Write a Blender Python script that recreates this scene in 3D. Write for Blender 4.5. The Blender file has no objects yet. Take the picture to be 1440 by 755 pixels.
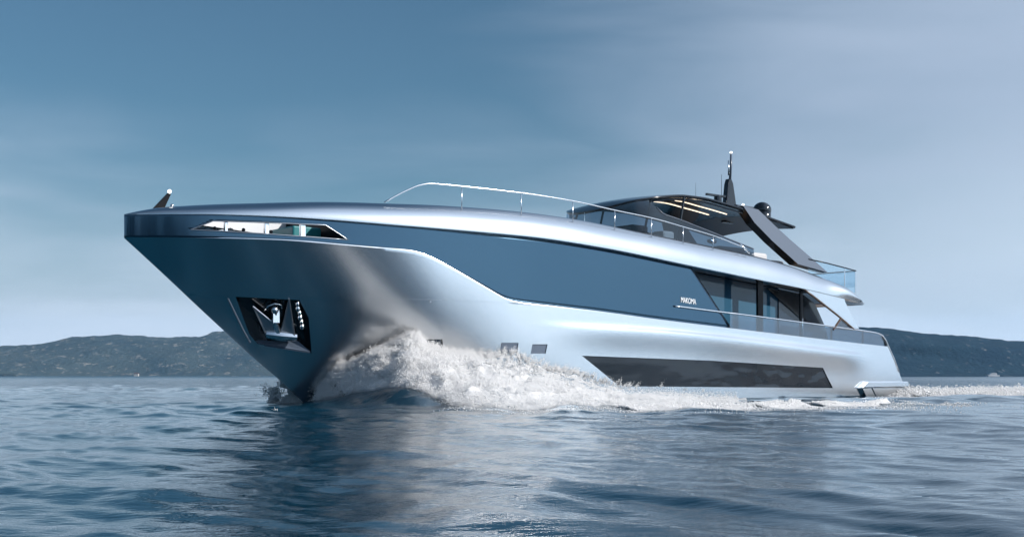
import bpy, bmesh, math, random
import numpy as np
from mathutils import Vector, Matrix

scene = bpy.context.scene
R = math.radians

# ---------------------------------------------------------------- camera, sky, sun, exposure
EYE = 0.94
cam_data = bpy.data.cameras.new('camera')
cam = bpy.data.objects.new('camera', cam_data)
scene.collection.objects.link(cam)
cam.location = (0, 0, EYE)
cam.rotation_euler = (R(90), 0, 0)
cam_data.sensor_width = 36
cam_data.lens = 41.5
cam_data.shift_y = 0.1045
cam_data.clip_start = 0.1
cam_data.clip_end = 20000
scene.camera = cam

SUN_EL = R(30); SUN_AZ = R(109)                 # azimuth clockwise from the view direction (+Y)
sun_dir = Vector((math.sin(SUN_AZ)*math.cos(SUN_EL), math.cos(SUN_AZ)*math.cos(SUN_EL), math.sin(SUN_EL)))
sun_data = bpy.data.lights.new('sun', 'SUN')
sun_data.energy = 4.8
sun_data.angle = R(0.6)
sun_data.color = (1.0, 0.94, 0.88)
sun = bpy.data.objects.new('sun', sun_data)
scene.collection.objects.link(sun)
sun.rotation_euler = sun_dir.to_track_quat('Z', 'Y').to_euler()

world = bpy.data.worlds.new('World'); scene.world = world; world.use_nodes = True
wt = world.node_tree; wt.nodes.clear()
def wn(t, **k):
    n = wt.nodes.new(t)
    for a, b in k.items(): setattr(n, a, b)
    return n
wl = wt.links.new
out = wn('ShaderNodeOutputWorld'); bg = wn('ShaderNodeBackground')
sky = wn('ShaderNodeTexSky', sky_type='NISHITA', sun_disc=False)
sky.sun_elevation = SUN_EL; sky.sun_rotation = SUN_AZ; sky.air_density = 1.0; sky.dust_density = 1.0; sky.ozone_density = 1.5; sky.altitude = 0
tc = wn('ShaderNodeTexCoord')
mp = wn('ShaderNodeMapping'); mp.inputs['Scale'].default_value = (1.0, 1.0, 5.0); mp.inputs['Rotation'].default_value = (0, R(8), 0)
wl(tc.outputs['Generated'], mp.inputs['Vector'])
nz = wn('ShaderNodeTexNoise'); nz.inputs['Scale'].default_value = 2.2; nz.inputs['Detail'].default_value = 6; nz.inputs['Roughness'].default_value = 0.45; nz.inputs['Distortion'].default_value = 0.35
wl(mp.outputs['Vector'], nz.inputs['Vector'])
sp = wn('ShaderNodeSeparateXYZ'); wl(tc.outputs['Generated'], sp.inputs['Vector'])
def wmath(op, a, b=None, c=None, clamp=False):
    n = wn('ShaderNodeMath', operation=op, use_clamp=clamp)
    for i, v in enumerate((a, b, c)):
        if v is None: continue
        if isinstance(v, (int, float)): n.inputs[i].default_value = v
        else: wl(v, n.inputs[i])
    return n.outputs[0]
def wrange(v, a, b):
    n = wn('ShaderNodeMapRange', interpolation_type='SMOOTHSTEP'); wl(v, n.inputs['Value'])
    n.inputs['From Min'].default_value = a; n.inputs['From Max'].default_value = b
    return n.outputs['Result']
nzc = wmath('SUBTRACT', nz.outputs['Fac'], 0.5)
# a veil of high stratus thickening to the right (east) and a low bank round the horizon
veil_e = wrange(wmath('ADD', sp.outputs['X'], wmath('ADD', wmath('MULTIPLY', nzc, 0.75), wmath('MULTIPLY', sp.outputs['Z'], -0.12))), -0.08, 0.42)
veil_low = wrange(wmath('ADD', sp.outputs['Z'], wmath('MULTIPLY', nzc, 0.30)), 0.24, 0.02)
veil_s = wrange(wmath('ADD', sp.outputs['Y'], wmath('MULTIPLY', nzc, 0.6)), 0.3, -0.4)
veil = wmath('MAXIMUM', wmath('MAXIMUM', wmath('MULTIPLY', veil_e, 0.85), wmath('MULTIPLY', veil_low, 1.0)), wmath('MULTIPLY', veil_s, 0.15))
hs = wn('ShaderNodeHueSaturation'); hs.inputs['Saturation'].default_value = 0.92; hs.inputs['Value'].default_value = 1.0
wl(sky.outputs['Color'], hs.inputs['Color'])
tint = wn('ShaderNodeMix', data_type='RGBA', blend_type='MULTIPLY'); tint.inputs[0].default_value = 1.0
wl(hs.outputs['Color'], tint.inputs[6]); tint.inputs[7].default_value = (0.55, 0.84, 0.94, 1)
mx = wn('ShaderNodeMix', data_type='RGBA')
bank = wn('ShaderNodeMix', data_type='RGBA'); wl(veil_low, bank.inputs[0]); bank.inputs[6].default_value = (5.6, 6.8, 8.7, 1); bank.inputs[7].default_value = (9.0, 10.4, 12.2, 1)
wl(veil, mx.inputs[0]); wl(tint.outputs[2], mx.inputs[6]); wl(bank.outputs[2], mx.inputs[7])
# forward scattering of the hazy air round the sun
dt = wn('ShaderNodeVectorMath', operation='DOT_PRODUCT'); wl(tc.outputs['Generated'], dt.inputs[0]); dt.inputs[1].default_value = sun_dir
glow = wmath('ADD', wmath('MULTIPLY', wmath('POWER', wmath('MAXIMUM', dt.outputs['Value'], 0.0), 3.0), 0.9), 1.0)
gm = wn('ShaderNodeVectorMath', operation='SCALE'); wl(mx.outputs[2], gm.inputs[0]); wl(glow, gm.inputs['Scale'])
wl(gm.outputs['Vector'], bg.inputs['Color']); bg.inputs['Strength'].default_value = 0.068
wl(bg.outputs['Background'], out.inputs['Surface'])

scene.view_settings.view_transform = 'Standard'
scene.view_settings.look = 'None'
scene.view_settings.exposure = 0.3
scene.view_settings.gamma = 1.0
scene.view_settings.use_curve_mapping = False
scene.render.engine = 'CYCLES'
scene.cycles.max_bounces = 12
scene.cycles.diffuse_bounces = 8
scene.cycles.transmission_bounces = 8
scene.cycles.transparent_max_bounces = 16
scene.cycles.caustics_reflective = False
scene.cycles.caustics_refractive = False
scene.cycles.sample_clamp_indirect = 6.0

# ---------------------------------------------------------------- helpers
col = scene.collection
rng = np.random.default_rng(7)

def link(name, me, mat=None, parent=None):
    o = bpy.data.objects.new(name, me); col.objects.link(o)
    if mat is not None:
        for m in (mat if isinstance(mat, (list, tuple)) else [mat]): me.materials.append(m)
    if parent: o.parent = parent
    return o

def mesh(name, verts, faces, mat=None, parent=None, smooth=False, auto=None, fmat=None):
    me = bpy.data.meshes.new(name)
    me.from_pydata([tuple(v) for v in verts], [], [tuple(f) for f in faces])
    bm = bmesh.new(); bm.from_mesh(me)
    bmesh.ops.remove_doubles(bm, verts=bm.verts, dist=1e-5)
    if fmat is None: bmesh.ops.recalc_face_normals(bm, faces=bm.faces)
    bm.to_mesh(me); bm.free()
    if smooth or auto:
        me.shade_smooth()
        if auto: me.set_sharp_from_angle(angle=R(auto))
    o = link(name, me, mat, parent)
    return o

class MB:
    """collects shapes in boat coordinates (s, t, z) -> local (s, -t, z)"""
    def __init__(self): self.v = []; self.f = []
    def add(self, vs, fs):
        b = len(self.v); self.v += [(a, -c, d) for a, c, d in vs]; self.f += [tuple(i + b for i in f) for f in fs]; return self
    def grid(self, rows, flip=False):
        n, m = len(rows), len(rows[0])
        vs = [p for r in rows for p in r]
        fs = [(i*m+j, i*m+j+1, (i+1)*m+j+1, (i+1)*m+j) for i in range(n-1) for j in range(m-1)]
        return self.add(vs, fs)
    def box(self, s0, s1, t0, t1, z0, z1):
        vs = [(s, t, z) for s in (s0, s1) for t in (t0, t1) for z in (z0, z1)]
        return self.add(vs, [(0,1,3,2),(4,6,7,5),(0,4,5,1),(2,3,7,6),(0,2,6,4),(1,5,7,3)])
    def prism(self, poly, off):
        """poly: list of (s,t,z); off: offset vector"""
        n = len(poly)
        vs = list(poly) + [(p[0]+off[0], p[1]+off[1], p[2]+off[2]) for p in poly]
        fs = [tuple(range(n)), tuple(range(2*n-1, n-1, -1))] + [(i, (i+1) % n, n+(i+1) % n, n+i) for i in range(n)]
        return self.add(vs, fs)
    def tube(self, pts, r, k=8, cap=True):
        P = [Vector(p) for p in pts]; n = len(P); rad = r if isinstance(r, (list, tuple)) else [r]*n
        vs = []; up = None
        for i in range(n):
            d = (P[min(i+1, n-1)] - P[max(i-1, 0)]).normalized()
            if up is None:
                up = Vector((0, 0, 1)) if abs(d.z) < 0.9 else Vector((1, 0, 0))
            a = (up - d*up.dot(d)).normalized(); b = d.cross(a); up = a
            for j in range(k):
                q = 2*math.pi*j/k
                vs.append(tuple(P[i] + (a*math.cos(q) + b*math.sin(q))*rad[i]))
        fs = [(i*k+j, i*k+(j+1) % k, (i+1)*k+(j+1) % k, (i+1)*k+j) for i in range(n-1) for j in range(k)]
        if cap: fs += [tuple(range(k-1, -1, -1)), tuple((n-1)*k+j for j in range(k))]
        return self.add(vs, fs)
    def ball(self, c, r, nz_=10, na=16, sc=(1, 1, 1)):
        vs = []; fs = []
        for i in range(nz_+1):
            a = math.pi*i/nz_
            for j in range(na):
                b = 2*math.pi*j/na
                vs.append((c[0]+r*sc[0]*math.sin(a)*math.cos(b), c[1]+r*sc[1]*math.sin(a)*math.sin(b), c[2]+r*sc[2]*math.cos(a)))
        fs = [(i*na+j, i*na+(j+1) % na, (i+1)*na+(j+1) % na, (i+1)*na+j) for i in range(nz_) for j in range(na)]
        return self.add(vs, fs)
    def mirror(self):
        b = len(self.v); n = len(self.f)
        self.v += [(x, -y, z) for x, y, z in self.v[:b]]
        self.f += [tuple(i + b for i in reversed(f)) for f in self.f[:n]]
        return self
    def build(self, name, mat, parent, smooth=False, auto=None, bevel=0):
        o = mesh(name, self.v, self.f, mat, parent, smooth, auto)
        if bevel:
            md = o.modifiers.new('bevel', 'BEVEL'); md.width = bevel; md.segments = 2; md.limit_method = 'ANGLE'; md.angle_limit = R(35)
        return o

# ---------------------------------------------------------------- materials
def mat(name, base=(.5,.5,.5), metallic=0., rough=.4, coat=0., coat_rough=.03, ior=1.5, spec=.5, emit=None, estr=0., alpha=1.):
    m = bpy.data.materials.new(name); m.use_nodes = True
    p = m.node_tree.nodes['Principled BSDF']
    p.inputs['Base Color'].default_value = (*base, 1); p.inputs['Metallic'].default_value = metallic
    p.inputs['Roughness'].default_value = rough; p.inputs['Coat Weight'].default_value = coat
    p.inputs['Coat Roughness'].default_value = coat_rough; p.inputs['IOR'].default_value = ior
    p.inputs['Specular IOR Level'].default_value = spec
    if emit: p.inputs['Emission Color'].default_value = (*emit, 1); p.inputs['Emission Strength'].default_value = estr
    return m
def P(m): return m.node_tree.nodes['Principled BSDF']
def node(m, t, **k):
    n = m.node_tree.nodes.new(t)
    for a, b in k.items(): setattr(n, a, b)
    return n
def L(m, a, b): m.node_tree.links.new(a, b)
def noise(m, scale, detail=4, rough=.5, vec='Object', stretch=None):
    tcn = node(m, 'ShaderNodeTexCoord'); src = tcn.outputs[vec]
    if stretch:
        q = node(m, 'ShaderNodeMapping'); q.inputs['Scale'].default_value = stretch; L(m, src, q.inputs['Vector']); src = q.outputs['Vector']
    n = node(m, 'ShaderNodeTexNoise'); n.inputs['Scale'].default_value = scale; n.inputs['Detail'].default_value = detail; n.inputs['Roughness'].default_value = rough
    L(m, src, n.inputs['Vector']); return n.outputs['Fac']
def ramp(m, fac, stops):
    r = node(m, 'ShaderNodeValToRGB'); e = r.color_ramp.elements
    e[0].position, e[0].color = stops[0][0], (*stops[0][1], 1); e[1].position, e[1].color = stops[-1][0], (*stops[-1][1], 1)
    for p_, c_ in stops[1:-1]:
        x = e.new(p_); x.color = (*c_, 1)
    L(m, fac, r.inputs['Fac']); return r.outputs['Color']
def rng_node(m, v, a, b, c, d):
    n = node(m, 'ShaderNodeMapRange'); L(m, v, n.inputs['Value'])
    for k, x in zip(('From Min', 'From Max', 'To Min', 'To Max'), (a, b, c, d)): n.inputs[k].default_value = x
    return n.outputs['Result']
def bump(m, h, strength, dist):
    b = node(m, 'ShaderNodeBump'); b.inputs['Strength'].default_value = strength; b.inputs['Distance'].default_value = dist
    L(m, h, b.inputs['Height']); L(m, b.outputs['Normal'], P(m).inputs['Normal']); return b

M = {}
m = M['silver'] = mat('silver_paint', (.72,.74,.76), 1.0, .24, .2, .05)
L(m, rng_node(m, noise(m, .35, 2, .5), .3, .7, .18, .22), P(m).inputs['Roughness'])
m = M['blue'] = mat('blue_gloss_paint', (.070,.130,.185), 1.0, .10, .15, .03, ior=1.4)
L(m, rng_node(m, noise(m, .5, 2, .5), .3, .7, .09, .13), P(m).inputs['Roughness'])
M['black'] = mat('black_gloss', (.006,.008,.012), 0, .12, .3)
M['black_matt'] = mat('black_matt', (.005,.006,.008), 0, .28, spec=.06)
m = M['dark_glass'] = mat('dark_glass', (.008,.020,.036), 0, .03, 0, ior=1.45)
m = M['hull_glass'] = mat('hull_glass', (.012,.016,.022), 0, .02, 0, ior=1.42)
bump(m, noise(m, .45, 2.5, .5, stretch=(.6,1,1.4)), 1.0, .16)
m = M['saloon_glass'] = mat('saloon_glass', (.028,.085,.140), 0, .04, ior=1.45)
M['chrome'] = mat('stainless_steel', (.72,.74,.76), 1, .14)
M['rail'] = mat('polished_rail', (.85,.87,.90), 1, .22)
M['white'] = mat('white_gelcoat', (.56,.57,.59), 0, .35, .2)
M['grey'] = mat('grey_metallic', (.085,.110,.150), .0, .28, .0, spec=.35)
M['teal'] = mat('stand_in_teal', (.01,.16,.18), 0, .35)  # teal for the added box in the bow well
M['teak'] = mat('teak_deck', (.30,.19,.11), 0, .55)
m = M['teak']; L(m, ramp(m, noise(m, 9, 4, .5, stretch=(.3, 6, 1)), [(.3,(.22,.13,.07)),(.7,(.36,.23,.13))]), P(m).inputs['Base Color'])
M['ceiling'] = mat('ceiling_lacquer', (.05,.045,.042), .1, .2, .6)
M['brown'] = mat('walnut_lacquer', (.09,.05,.03), 0, .25, .5)
M['navy'] = mat('navy_lacquer', (.012,.022,.040), 0, .12, .3)
M['brown_dark'] = mat('dark_walnut', (.022,.015,.012), 0, .25, .2)
M['cushion'] = mat('pale_cushion', (.50,.51,.53), 0, .8)
M['dark_cushion'] = mat('dark_cushion', (.05,.055,.065), 0, .7)
M['lamp'] = mat('lamp_strip', (.9,.85,.8), 0, .4, emit=(1,.82,.62), estr=2.2)
M['bulb'] = mat('bulb_lens', (.9,.9,.9), 0, .3, emit=(1,.98,.95), estr=3.0)
M['red'] = mat('red_lens', (.6,.05,.03), 0, .3, emit=(1,.15,.08), estr=1.2)
M['letters'] = mat('white_letters', (.82,.85,.88), .1, .3)
def clear_glass(name, tint, trans):
    g = bpy.data.materials.new(name); g.use_nodes = True; nt = g.node_tree; nt.nodes.clear()
    o_ = nt.nodes.new('ShaderNodeOutputMaterial'); t_ = nt.nodes.new('ShaderNodeBsdfTransparent'); t_.inputs['Color'].default_value = (*tint, 1)
    gl = nt.nodes.new('ShaderNodeBsdfGlossy'); gl.inputs['Roughness'].default_value = .02; gl.inputs['Color'].default_value = (.9,.95,1,1)
    fr = nt.nodes.new('ShaderNodeFresnel'); fr.inputs['IOR'].default_value = 1.5
    ad = nt.nodes.new('ShaderNodeMath'); ad.operation = 'ADD'; ad.inputs[1].default_value = 1 - trans; ad.use_clamp = True
    mx_ = nt.nodes.new('ShaderNodeMixShader')
    nt.links.new(fr.outputs[0], ad.inputs[0]); nt.links.new(ad.outputs[0], mx_.inputs[0]); nt.links.new(t_.outputs[0], mx_.inputs[1]); nt.links.new(gl.outputs[0], mx_.inputs[2])
    nt.links.new(mx_.outputs[0], o_.inputs['Surface']); return g
M['clear'] = clear_glass('clear_glass', (.62,.80,.90), .88)
M['tinted'] = clear_glass('tinted_glass', (.36,.58,.74), .88)
M['smoked'] = clear_glass('smoked_glass', (.17,.24,.31), .97)
M['frame_steel'] = mat('brushed_frame', (.42,.45,.49), 1, .35)
# ---------------------------------------------------------------- hull lines (boat frame: s aft from bow, t to port, z up)
def pchip(pts):
    x = np.array([p[0] for p in pts], float); y = np.array([p[1] for p in pts], float)
    h = np.diff(x); d = np.diff(y) / h
    m = np.zeros(len(x))
    if len(x) == 2:
        m[:] = d[0]
    else:
        for i in range(1, len(x) - 1):
            if d[i-1] * d[i] > 0:
                w1 = 2*h[i] + h[i-1]; w2 = h[i] + 2*h[i-1]
                m[i] = (w1 + w2) / (w1 / d[i-1] + w2 / d[i])
        m[0] = d[0]; m[-1] = d[-1]
    def f(q):
        q = min(max(float(q), x[0]), x[-1])
        i = min(max(int(np.searchsorted(x, q)) - 1, 0), len(x) - 2)
        u = (q - x[i]) / h[i]
        return float((2*u**3 - 3*u**2 + 1)*y[i] + (u**3 - 2*u**2 + u)*h[i]*m[i]
                     + (-2*u**3 + 3*u**2)*y[i+1] + (u**3 - u**2)*h[i]*m[i+1])
    return f

def sm(a, b, x):
    u = min(1.0, max(0.0, (x - a) / (b - a)))
    return u*u*(3 - 2*u)

def half(s):                                   # half breadth at the sheer
    u = min(1.0, max(0.0, s / 17.0))
    return 3.8 * (1 - (1 - u)**2.3)**0.72

z_cap_low = pchip([(0,5.70),(1.24,5.73),(2.16,5.76),(4.15,5.78),(5.44,5.77),(7.75,5.73),(10.06,5.71),(12.63,5.69),(15.88,5.55),
                   (20.96,5.15),(24.93,4.83),(27.95,4.60),(29.8,4.42),(32.4,4.14)])
z_cap_top = pchip([(0,5.76),(0.5,5.90),(1.06,6.02),(2.2,6.15),(3.54,6.26),(5.88,6.44),(7.75,6.52),(9.79,6.60),(12.63,6.64),(14.86,6.60),
                   (18.06,6.42),(22.04,6.16),(26.03,5.85),(28.7,5.48),(31.28,4.92),(32.4,4.25)])
z_low = pchip([(0,5.09),(1.6,5.10),(3.94,5.12),(5.66,5.07),(6.8,5.03),(8.0,5.0),(8.4,4.96),(8.9,4.82),(9.79,4.45),(11.17,3.83),(11.8,3.56),(12.2,3.47),
               (13.88,3.37),(15.88,3.27),(18.82,3.08),(23.24,2.84),(29.97,2.49),(34.27,2.28)])
z_keel = pchip([(0,5.05),(0.56,4.59),(1.46,3.84),(2.39,3.05),(3.35,2.25),(4.34,1.44),(5.36,0.66),(6.21,-0.05),(7.2,-0.6),(9,-0.9),(36,-0.9)])
flare = pchip([(0,1.0),(3,1.15),(6,1.02),(8,0.74),(10,0.30),(12,0.08),(14,0.04),(17,0.02),(36,0.02)])
roll = pchip([(0,0),(4,0.1),(7,0.4),(9.5,1),(36,1)])
z_ridge = pchip([(12,2.78),(14.53,2.65),(18.82,2.57),(32.15,1.83),(36,1.62)])

def flank(s, z):                               # half breadth of the silver flank at a height
    zk = z_keel(s); zr = 5.10
    v = min(1.0, max(0.0, (z - zk) / max(0.05, zr - zk)))
    p = flare(s)
    t = half(s) * v**p * (1 + roll(s)*p*(1 - v))
    if z < 3.42 - 0.001:
        t -= 0.05 * sm(1.5, 4, s) * (1 - sm(9.5, 12.5, s)) * min(1.0, v*6)
    a = sm(12, 17, s)
    t += a * 0.02 * max(0.0, z_low(s) - z) * (1 if z > 0 else 0)
    dz = z - z_ridge(s)
    amp = 0.085 * sm(13.0, 17, s) * (1 - sm(30.5, 33, s))
    if amp > 0:
        t += amp * (math.exp(-(dz/0.11)**2) if dz > 0 else math.exp(-(dz/0.60)**2))
    return t
# ---------------------------------------------------------------- the yacht
HEAD = R(39.5)
yacht = bpy.data.objects.new('motor_yacht', None); col.objects.link(yacht)
yacht.location = (-11.6, 35.3, 0); yacht.rotation_euler = (0, 0, HEAD)
yacht['label'] = 'long silver and dark blue motor yacht speeding with its bow thrown up over white spray'
yacht['category'] = 'yacht'
_c, _s = math.cos(HEAD), math.sin(HEAD)
def world_xy(s, t): return (-11.6 + _c*s + _s*t, 35.3 + _s*s - _c*t)

def lin(a, b, n): return [a + (b-a)*i/(n-1) for i in range(n)]
S_COLS = [17*(i/70)**1.8 for i in range(71)] + lin(17.2, 34.27, 86)
def stern_shift(s, z): return max(0.0, (z_low(34.27) - z))*0.75*sm(31.0, 34.27, s)
def panel_t(s): return half(s) - 0.14*sm(0.3, 8, s)

# --- silver flank with real openings for the anchor pocket, portholes and long hull window
POCKET = [(3.30,3.40),(5.10,3.33),(5.50,2.80),(5.88,1.66),(4.27,1.96),(3.98,2.26)]
HULLWIN = [(15.14,1.65),(22.0,1.53),(29.29,1.28),(30.06,0.40),(17.3,0.55),(16.9,0.60)]
PORTS = [[(8.81,2.13),(9.54,2.14),(9.62,1.81),(9.04,1.85)],
         [(11.66,2.05),(12.35,2.06),(12.30,1.72),(11.61,1.74)],
         [(12.93,2.02),(13.58,2.03),(13.51,1.71),(12.87,1.70)]]

def inside(p, poly):
    c = False; n = len(poly)
    for i in range(n):
        (x1, y1), (x2, y2) = poly[i], poly[(i+1) % n]
        if (y1 > p[1]) != (y2 > p[1]) and p[0] < (x2-x1)*(p[1]-y1)/(y2-y1) + x1: c = not c
    return c

def cut_holes(me, polys):
    bm = bmesh.new(); bm.from_mesh(me)
    for poly in polys:
        xs = [p[0] for p in poly]; zs = [p[1] for p in poly]
        x0, x1, z0, z1 = min(xs)-.3, max(xs)+.3, min(zs)-.2, max(zs)+.2
        for i in range(len(poly)):
            (ax, az), (bx, bz) = poly[i], poly[(i+1) % len(poly)]
            geom = []
            for f in bm.faces:
                c = f.calc_center_median()
                if x0 <= c.x <= x1 and z0 <= c.z <= z1: geom.append(f)
            gv = {v for f in geom for v in f.verts}; ge = {e for f in geom for e in f.edges}
            bmesh.ops.bisect_plane(bm, geom=list(gv)+list(ge)+geom, dist=1e-5, plane_co=(ax, 0, az), plane_no=(-(bz-az), 0, bx-ax))
        kill = []
        for f in bm.faces:
            c = f.calc_center_median()
            if x0 <= c.x <= x1 and z0 <= c.z <= z1 and inside((c.x, c.z), poly): kill.append(f)
        bmesh.ops.delete(bm, geom=kill, context='FACES')
    bm.to_mesh(me); bm.free()

def mirror_mesh(me):
    bm = bmesh.new(); bm.from_mesh(me)
    g = bmesh.ops.duplicate(bm, geom=bm.verts[:]+bm.edges[:]+bm.faces[:])['geom']
    vs = [e for e in g if isinstance(e, bmesh.types.BMVert)]; fs = [e for e in g if isinstance(e, bmesh.types.BMFace)]
    for v in vs: v.co.y = -v.co.y
    bmesh.ops.reverse_faces(bm, faces=fs)
    bmesh.ops.remove_doubles(bm, verts=[v for v in bm.verts if abs(v.co.y) < 2e-4], dist=2e-4)
    bm.to_mesh(me); bm.free()

rows = []
cols = []
N1, N2 = 16, 64
for s in S_COLS:
    zt = z_low(s); zk = z_keel(s)
    kz = min(max(3.42, zk), zt) if s < 12.6 else zt - 0.02
    kz = min(kz, zt - 0.004)
    c = [(s, max(0, panel_t(s)-.03), zt + .012), (s, max(0.0, flank(s, zt) - .035), zt + .010), (s, max(0., flank(s, zt-.03) - .006), zt - .006)]
    zz = lin(zt - .03*min(1, s*3), kz + .0012, N1)
    c += [(s, flank(s, z), z) for z in zz]
    lo = zk if zk > -.85 else -.9
    zz = lin(kz - .0012 if kz > zk else kz, lo, N2)
    c += [(s, flank(s, z) if z > zk + 1e-4 else 0.0, z) for z in zz]
    c += [(s, 0.0, zk)]
    cols.append([(p[0] + stern_shift(p[0], p[2]), p[1], p[2]) for p in c])
mb = MB().grid(cols)
me = bpy.data.meshes.new('hull')
me.from_pydata([tuple(v) for v in mb.v], [], mb.f)
bm = bmesh.new(); bm.from_mesh(me); bmesh.ops.remove_doubles(bm, verts=bm.verts, dist=1e-5)
bmesh.ops.dissolve_degenerate(bm, dist=1e-5, edges=bm.edges); bmesh.ops.recalc_face_normals(bm, faces=bm.faces); bm.to_mesh(me); bm.free()
cut_holes(me, [POCKET, HULLWIN] + PORTS)
mirror_mesh(me)
me.shade_smooth(); me.set_sharp_from_angle(angle=R(28))
hull = link('hull', me, M['silver'], yacht)

# transom: the raked face that closes the hull aft, a little inside the flank edge
mb = MB()
edge = cols[-1]
mb.grid([[(p[0]-.01, p[1]-.012, p[2]) for p in edge], [(p[0]-.01, -p[1]+.012, p[2]) for p in edge]])
mb.build('transom', M['silver'], yacht)

def poly_walls(mb, poly, tfun, depth):
    n = len(poly); ring = []
    for i in range(n):
        (ax, az), (bx, bz) = poly[i], poly[(i+1) % n]
        k = max(2, int(math.hypot(bx-ax, bz-az)/.25))
        ring += [(ax+(bx-ax)*j/k, az+(bz-az)*j/k) for j in range(k)]
    ring.append(ring[0])
    d = depth if callable(depth) else (lambda s, z: depth)
    mb.grid([[(s, tfun(s, z)+.001, z) for s, z in ring], [(s, tfun(s, z) - d(s, z), z) for s, z in ring]])
def poly_strip(mb, poly, tfun, n=60, grow=.0):
    xs = [p[0] for p in poly]; a, b = min(xs)-grow, max(xs)+grow
    up, dn = [], []
    for s in lin(a+1e-4, b-1e-4, n):
        q = min(max(s, min(xs)+1e-3), max(xs)-1e-3); zs = []
        for i in range(len(poly)):
            (x1, y1), (x2, y2) = poly[i], poly[(i+1) % len(poly)]
            if (x1 <= q < x2) or (x2 <= q < x1): zs.append(y1+(y2-y1)*(q-x1)/(x2-x1))
        up.append((s, max(zs)+grow)); dn.append((s, min(zs)-grow))
    mb.grid([[(s, tfun(s, z0+(z1-z0)*k/8), z0+(z1-z0)*k/8) for (s, z1), (_, z0) in zip(up, dn)] for k in range(9)])

mb = MB(); poly_strip(mb, HULLWIN, lambda s, z: flank(s, z)-.035, 90, .03)
mb.mirror().build('hull_window', M['hull_glass'], hull, smooth=True)
mb = MB(); poly_walls(mb, HULLWIN, flank, .05); mb.mirror().build('window_surround', M['black'], hull)
for k, pl in enumerate(PORTS):
    for side in (1, -1):
        mb = MB(); poly_strip(mb, pl, lambda s, z: flank(s, z)-.03, 8, .01); poly_walls(mb, pl, flank, .035)
        if side < 0: mb.v = [(x, -y, z) for x, y, z in mb.v]
        mb.build('porthole', M['dark_glass'] if k == 0 else M['grey'], hull)

for side in (1, -1):
    mb = MB(); mb.ball((9.0, side*(flank(9.0, 3.36)+.01), 3.36), .035, 6, 8); mb.build('hull_lamp', M['chrome'], hull, smooth=True)

# --- anchor pockets and anchors on both bows
def pk_depth(s, z): return min(.38, flank(s, z)*.55)
for side in (1, -1):
    def fin(mb, name, m_, parent, **k):
        if side < 0:
            mb.v = [(x, -y, z) for x, y, z in mb.v]
        return mb.build(name, m_, parent, **k)
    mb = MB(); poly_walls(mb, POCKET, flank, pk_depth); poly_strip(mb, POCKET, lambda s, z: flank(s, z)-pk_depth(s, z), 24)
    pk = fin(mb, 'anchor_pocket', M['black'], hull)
    # stainless sill plate sloping out of the pocket floor
    mb = MB()
    a = [(4.22,2.06),(5.46,2.05),(5.83,1.72),(4.33,1.96)]
    mb.prism([(s, flank(s, z) - (.16 if i < 2 else .01), z + (.02 if i < 2 else .0)) for i, (s, z) in enumerate(a)], (0, -.03, -.05))
    fin(mb, 'sill_plate', M['grey'], pk)
    # raised rubbing strip along the pocket's forward edge
    mb = MB(); mb.tube([(s, flank(s, z)+.01, z) for s, z in ((3.10,3.34),(3.45,2.85),(3.80,2.34),(4.05,2.0))], .025, 6)
    fin(mb, 'rubbing_strip', M['grey'], pk)
    o_ = .10
    def A(s, z, d=0.): return (s, flank(s, z) + o_ + d - .14, z)
    mb = MB(); mb.tube([A(4.50,3.0), A(4.62,2.6,.06), A(4.78,2.24,.12)], [.085,.095,.12], 8); mb.ball(A(4.50,3.02), .13, 6, 10)
    mb.box(4.44,4.66, A(4.5,2.9)[1]-.06, A(4.5,2.9)[1]+.10, 2.62, 3.05)
    anchor = fin(mb, 'anchor', M['chrome'], pk, auto=35)
    mb = MB(); mb.tube([A(4.42,2.25,.12), A(4.85,2.2,.16), A(5.30,2.17,.10)], [.11,.16,.12], 8)
    fin(mb, 'crown', M['chrome'], anchor, auto=35)
    mb = MB(); mb.prism([A(3.84,3.12,.04), A(4.66,2.52,.10), A(4.62,2.20,.12), A(4.40,2.24,.12)], (.03,-.05,0))
    mb.tube([A(3.84,3.12,.07), A(4.68,2.50,.13)], .025, 6); mb.tube([A(3.84,3.12,.07), A(4.42,2.22,.14)], .022, 6)
    fin(mb, 'fluke', M['frame_steel'], anchor)
    mb = MB(); mb.prism([A(4.78,3.34,.06), A(5.18,2.22,.16), A(4.80,2.28,.14)], (.03,-.05,0))
    mb.tube([A(4.78,3.34,.09), A(5.20,2.22,.18)], .025, 6); mb.tube([A(4.78,3.34,.09), A(4.80,2.26,.17)], .022, 6)
    fin(mb, 'fluke', M['frame_steel'], anchor)
    mb = MB(); q = [A(4.22,2.98,-.03), A(4.30,3.14,-.03), A(4.46,3.22,-.03), A(4.64,3.18,-.03), A(4.74,3.0,-.03)]
    mb.tube(q, .03, 6); fin(mb, 'hawse_ring', M['chrome'], pk, smooth=True)
    mb = MB()
    for i in range(6):
        zc = 3.22 - i*.14; sc = 5.10 + i*.065
        mb.ball((sc, flank(sc, zc)-.08, zc), .11, 6, 8, (.9, .7, 1.0) if i % 2 else (.6, .9, 1.0))
    fin(mb, 'anchor_chain', M['chrome'], pk, smooth=True)

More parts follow.
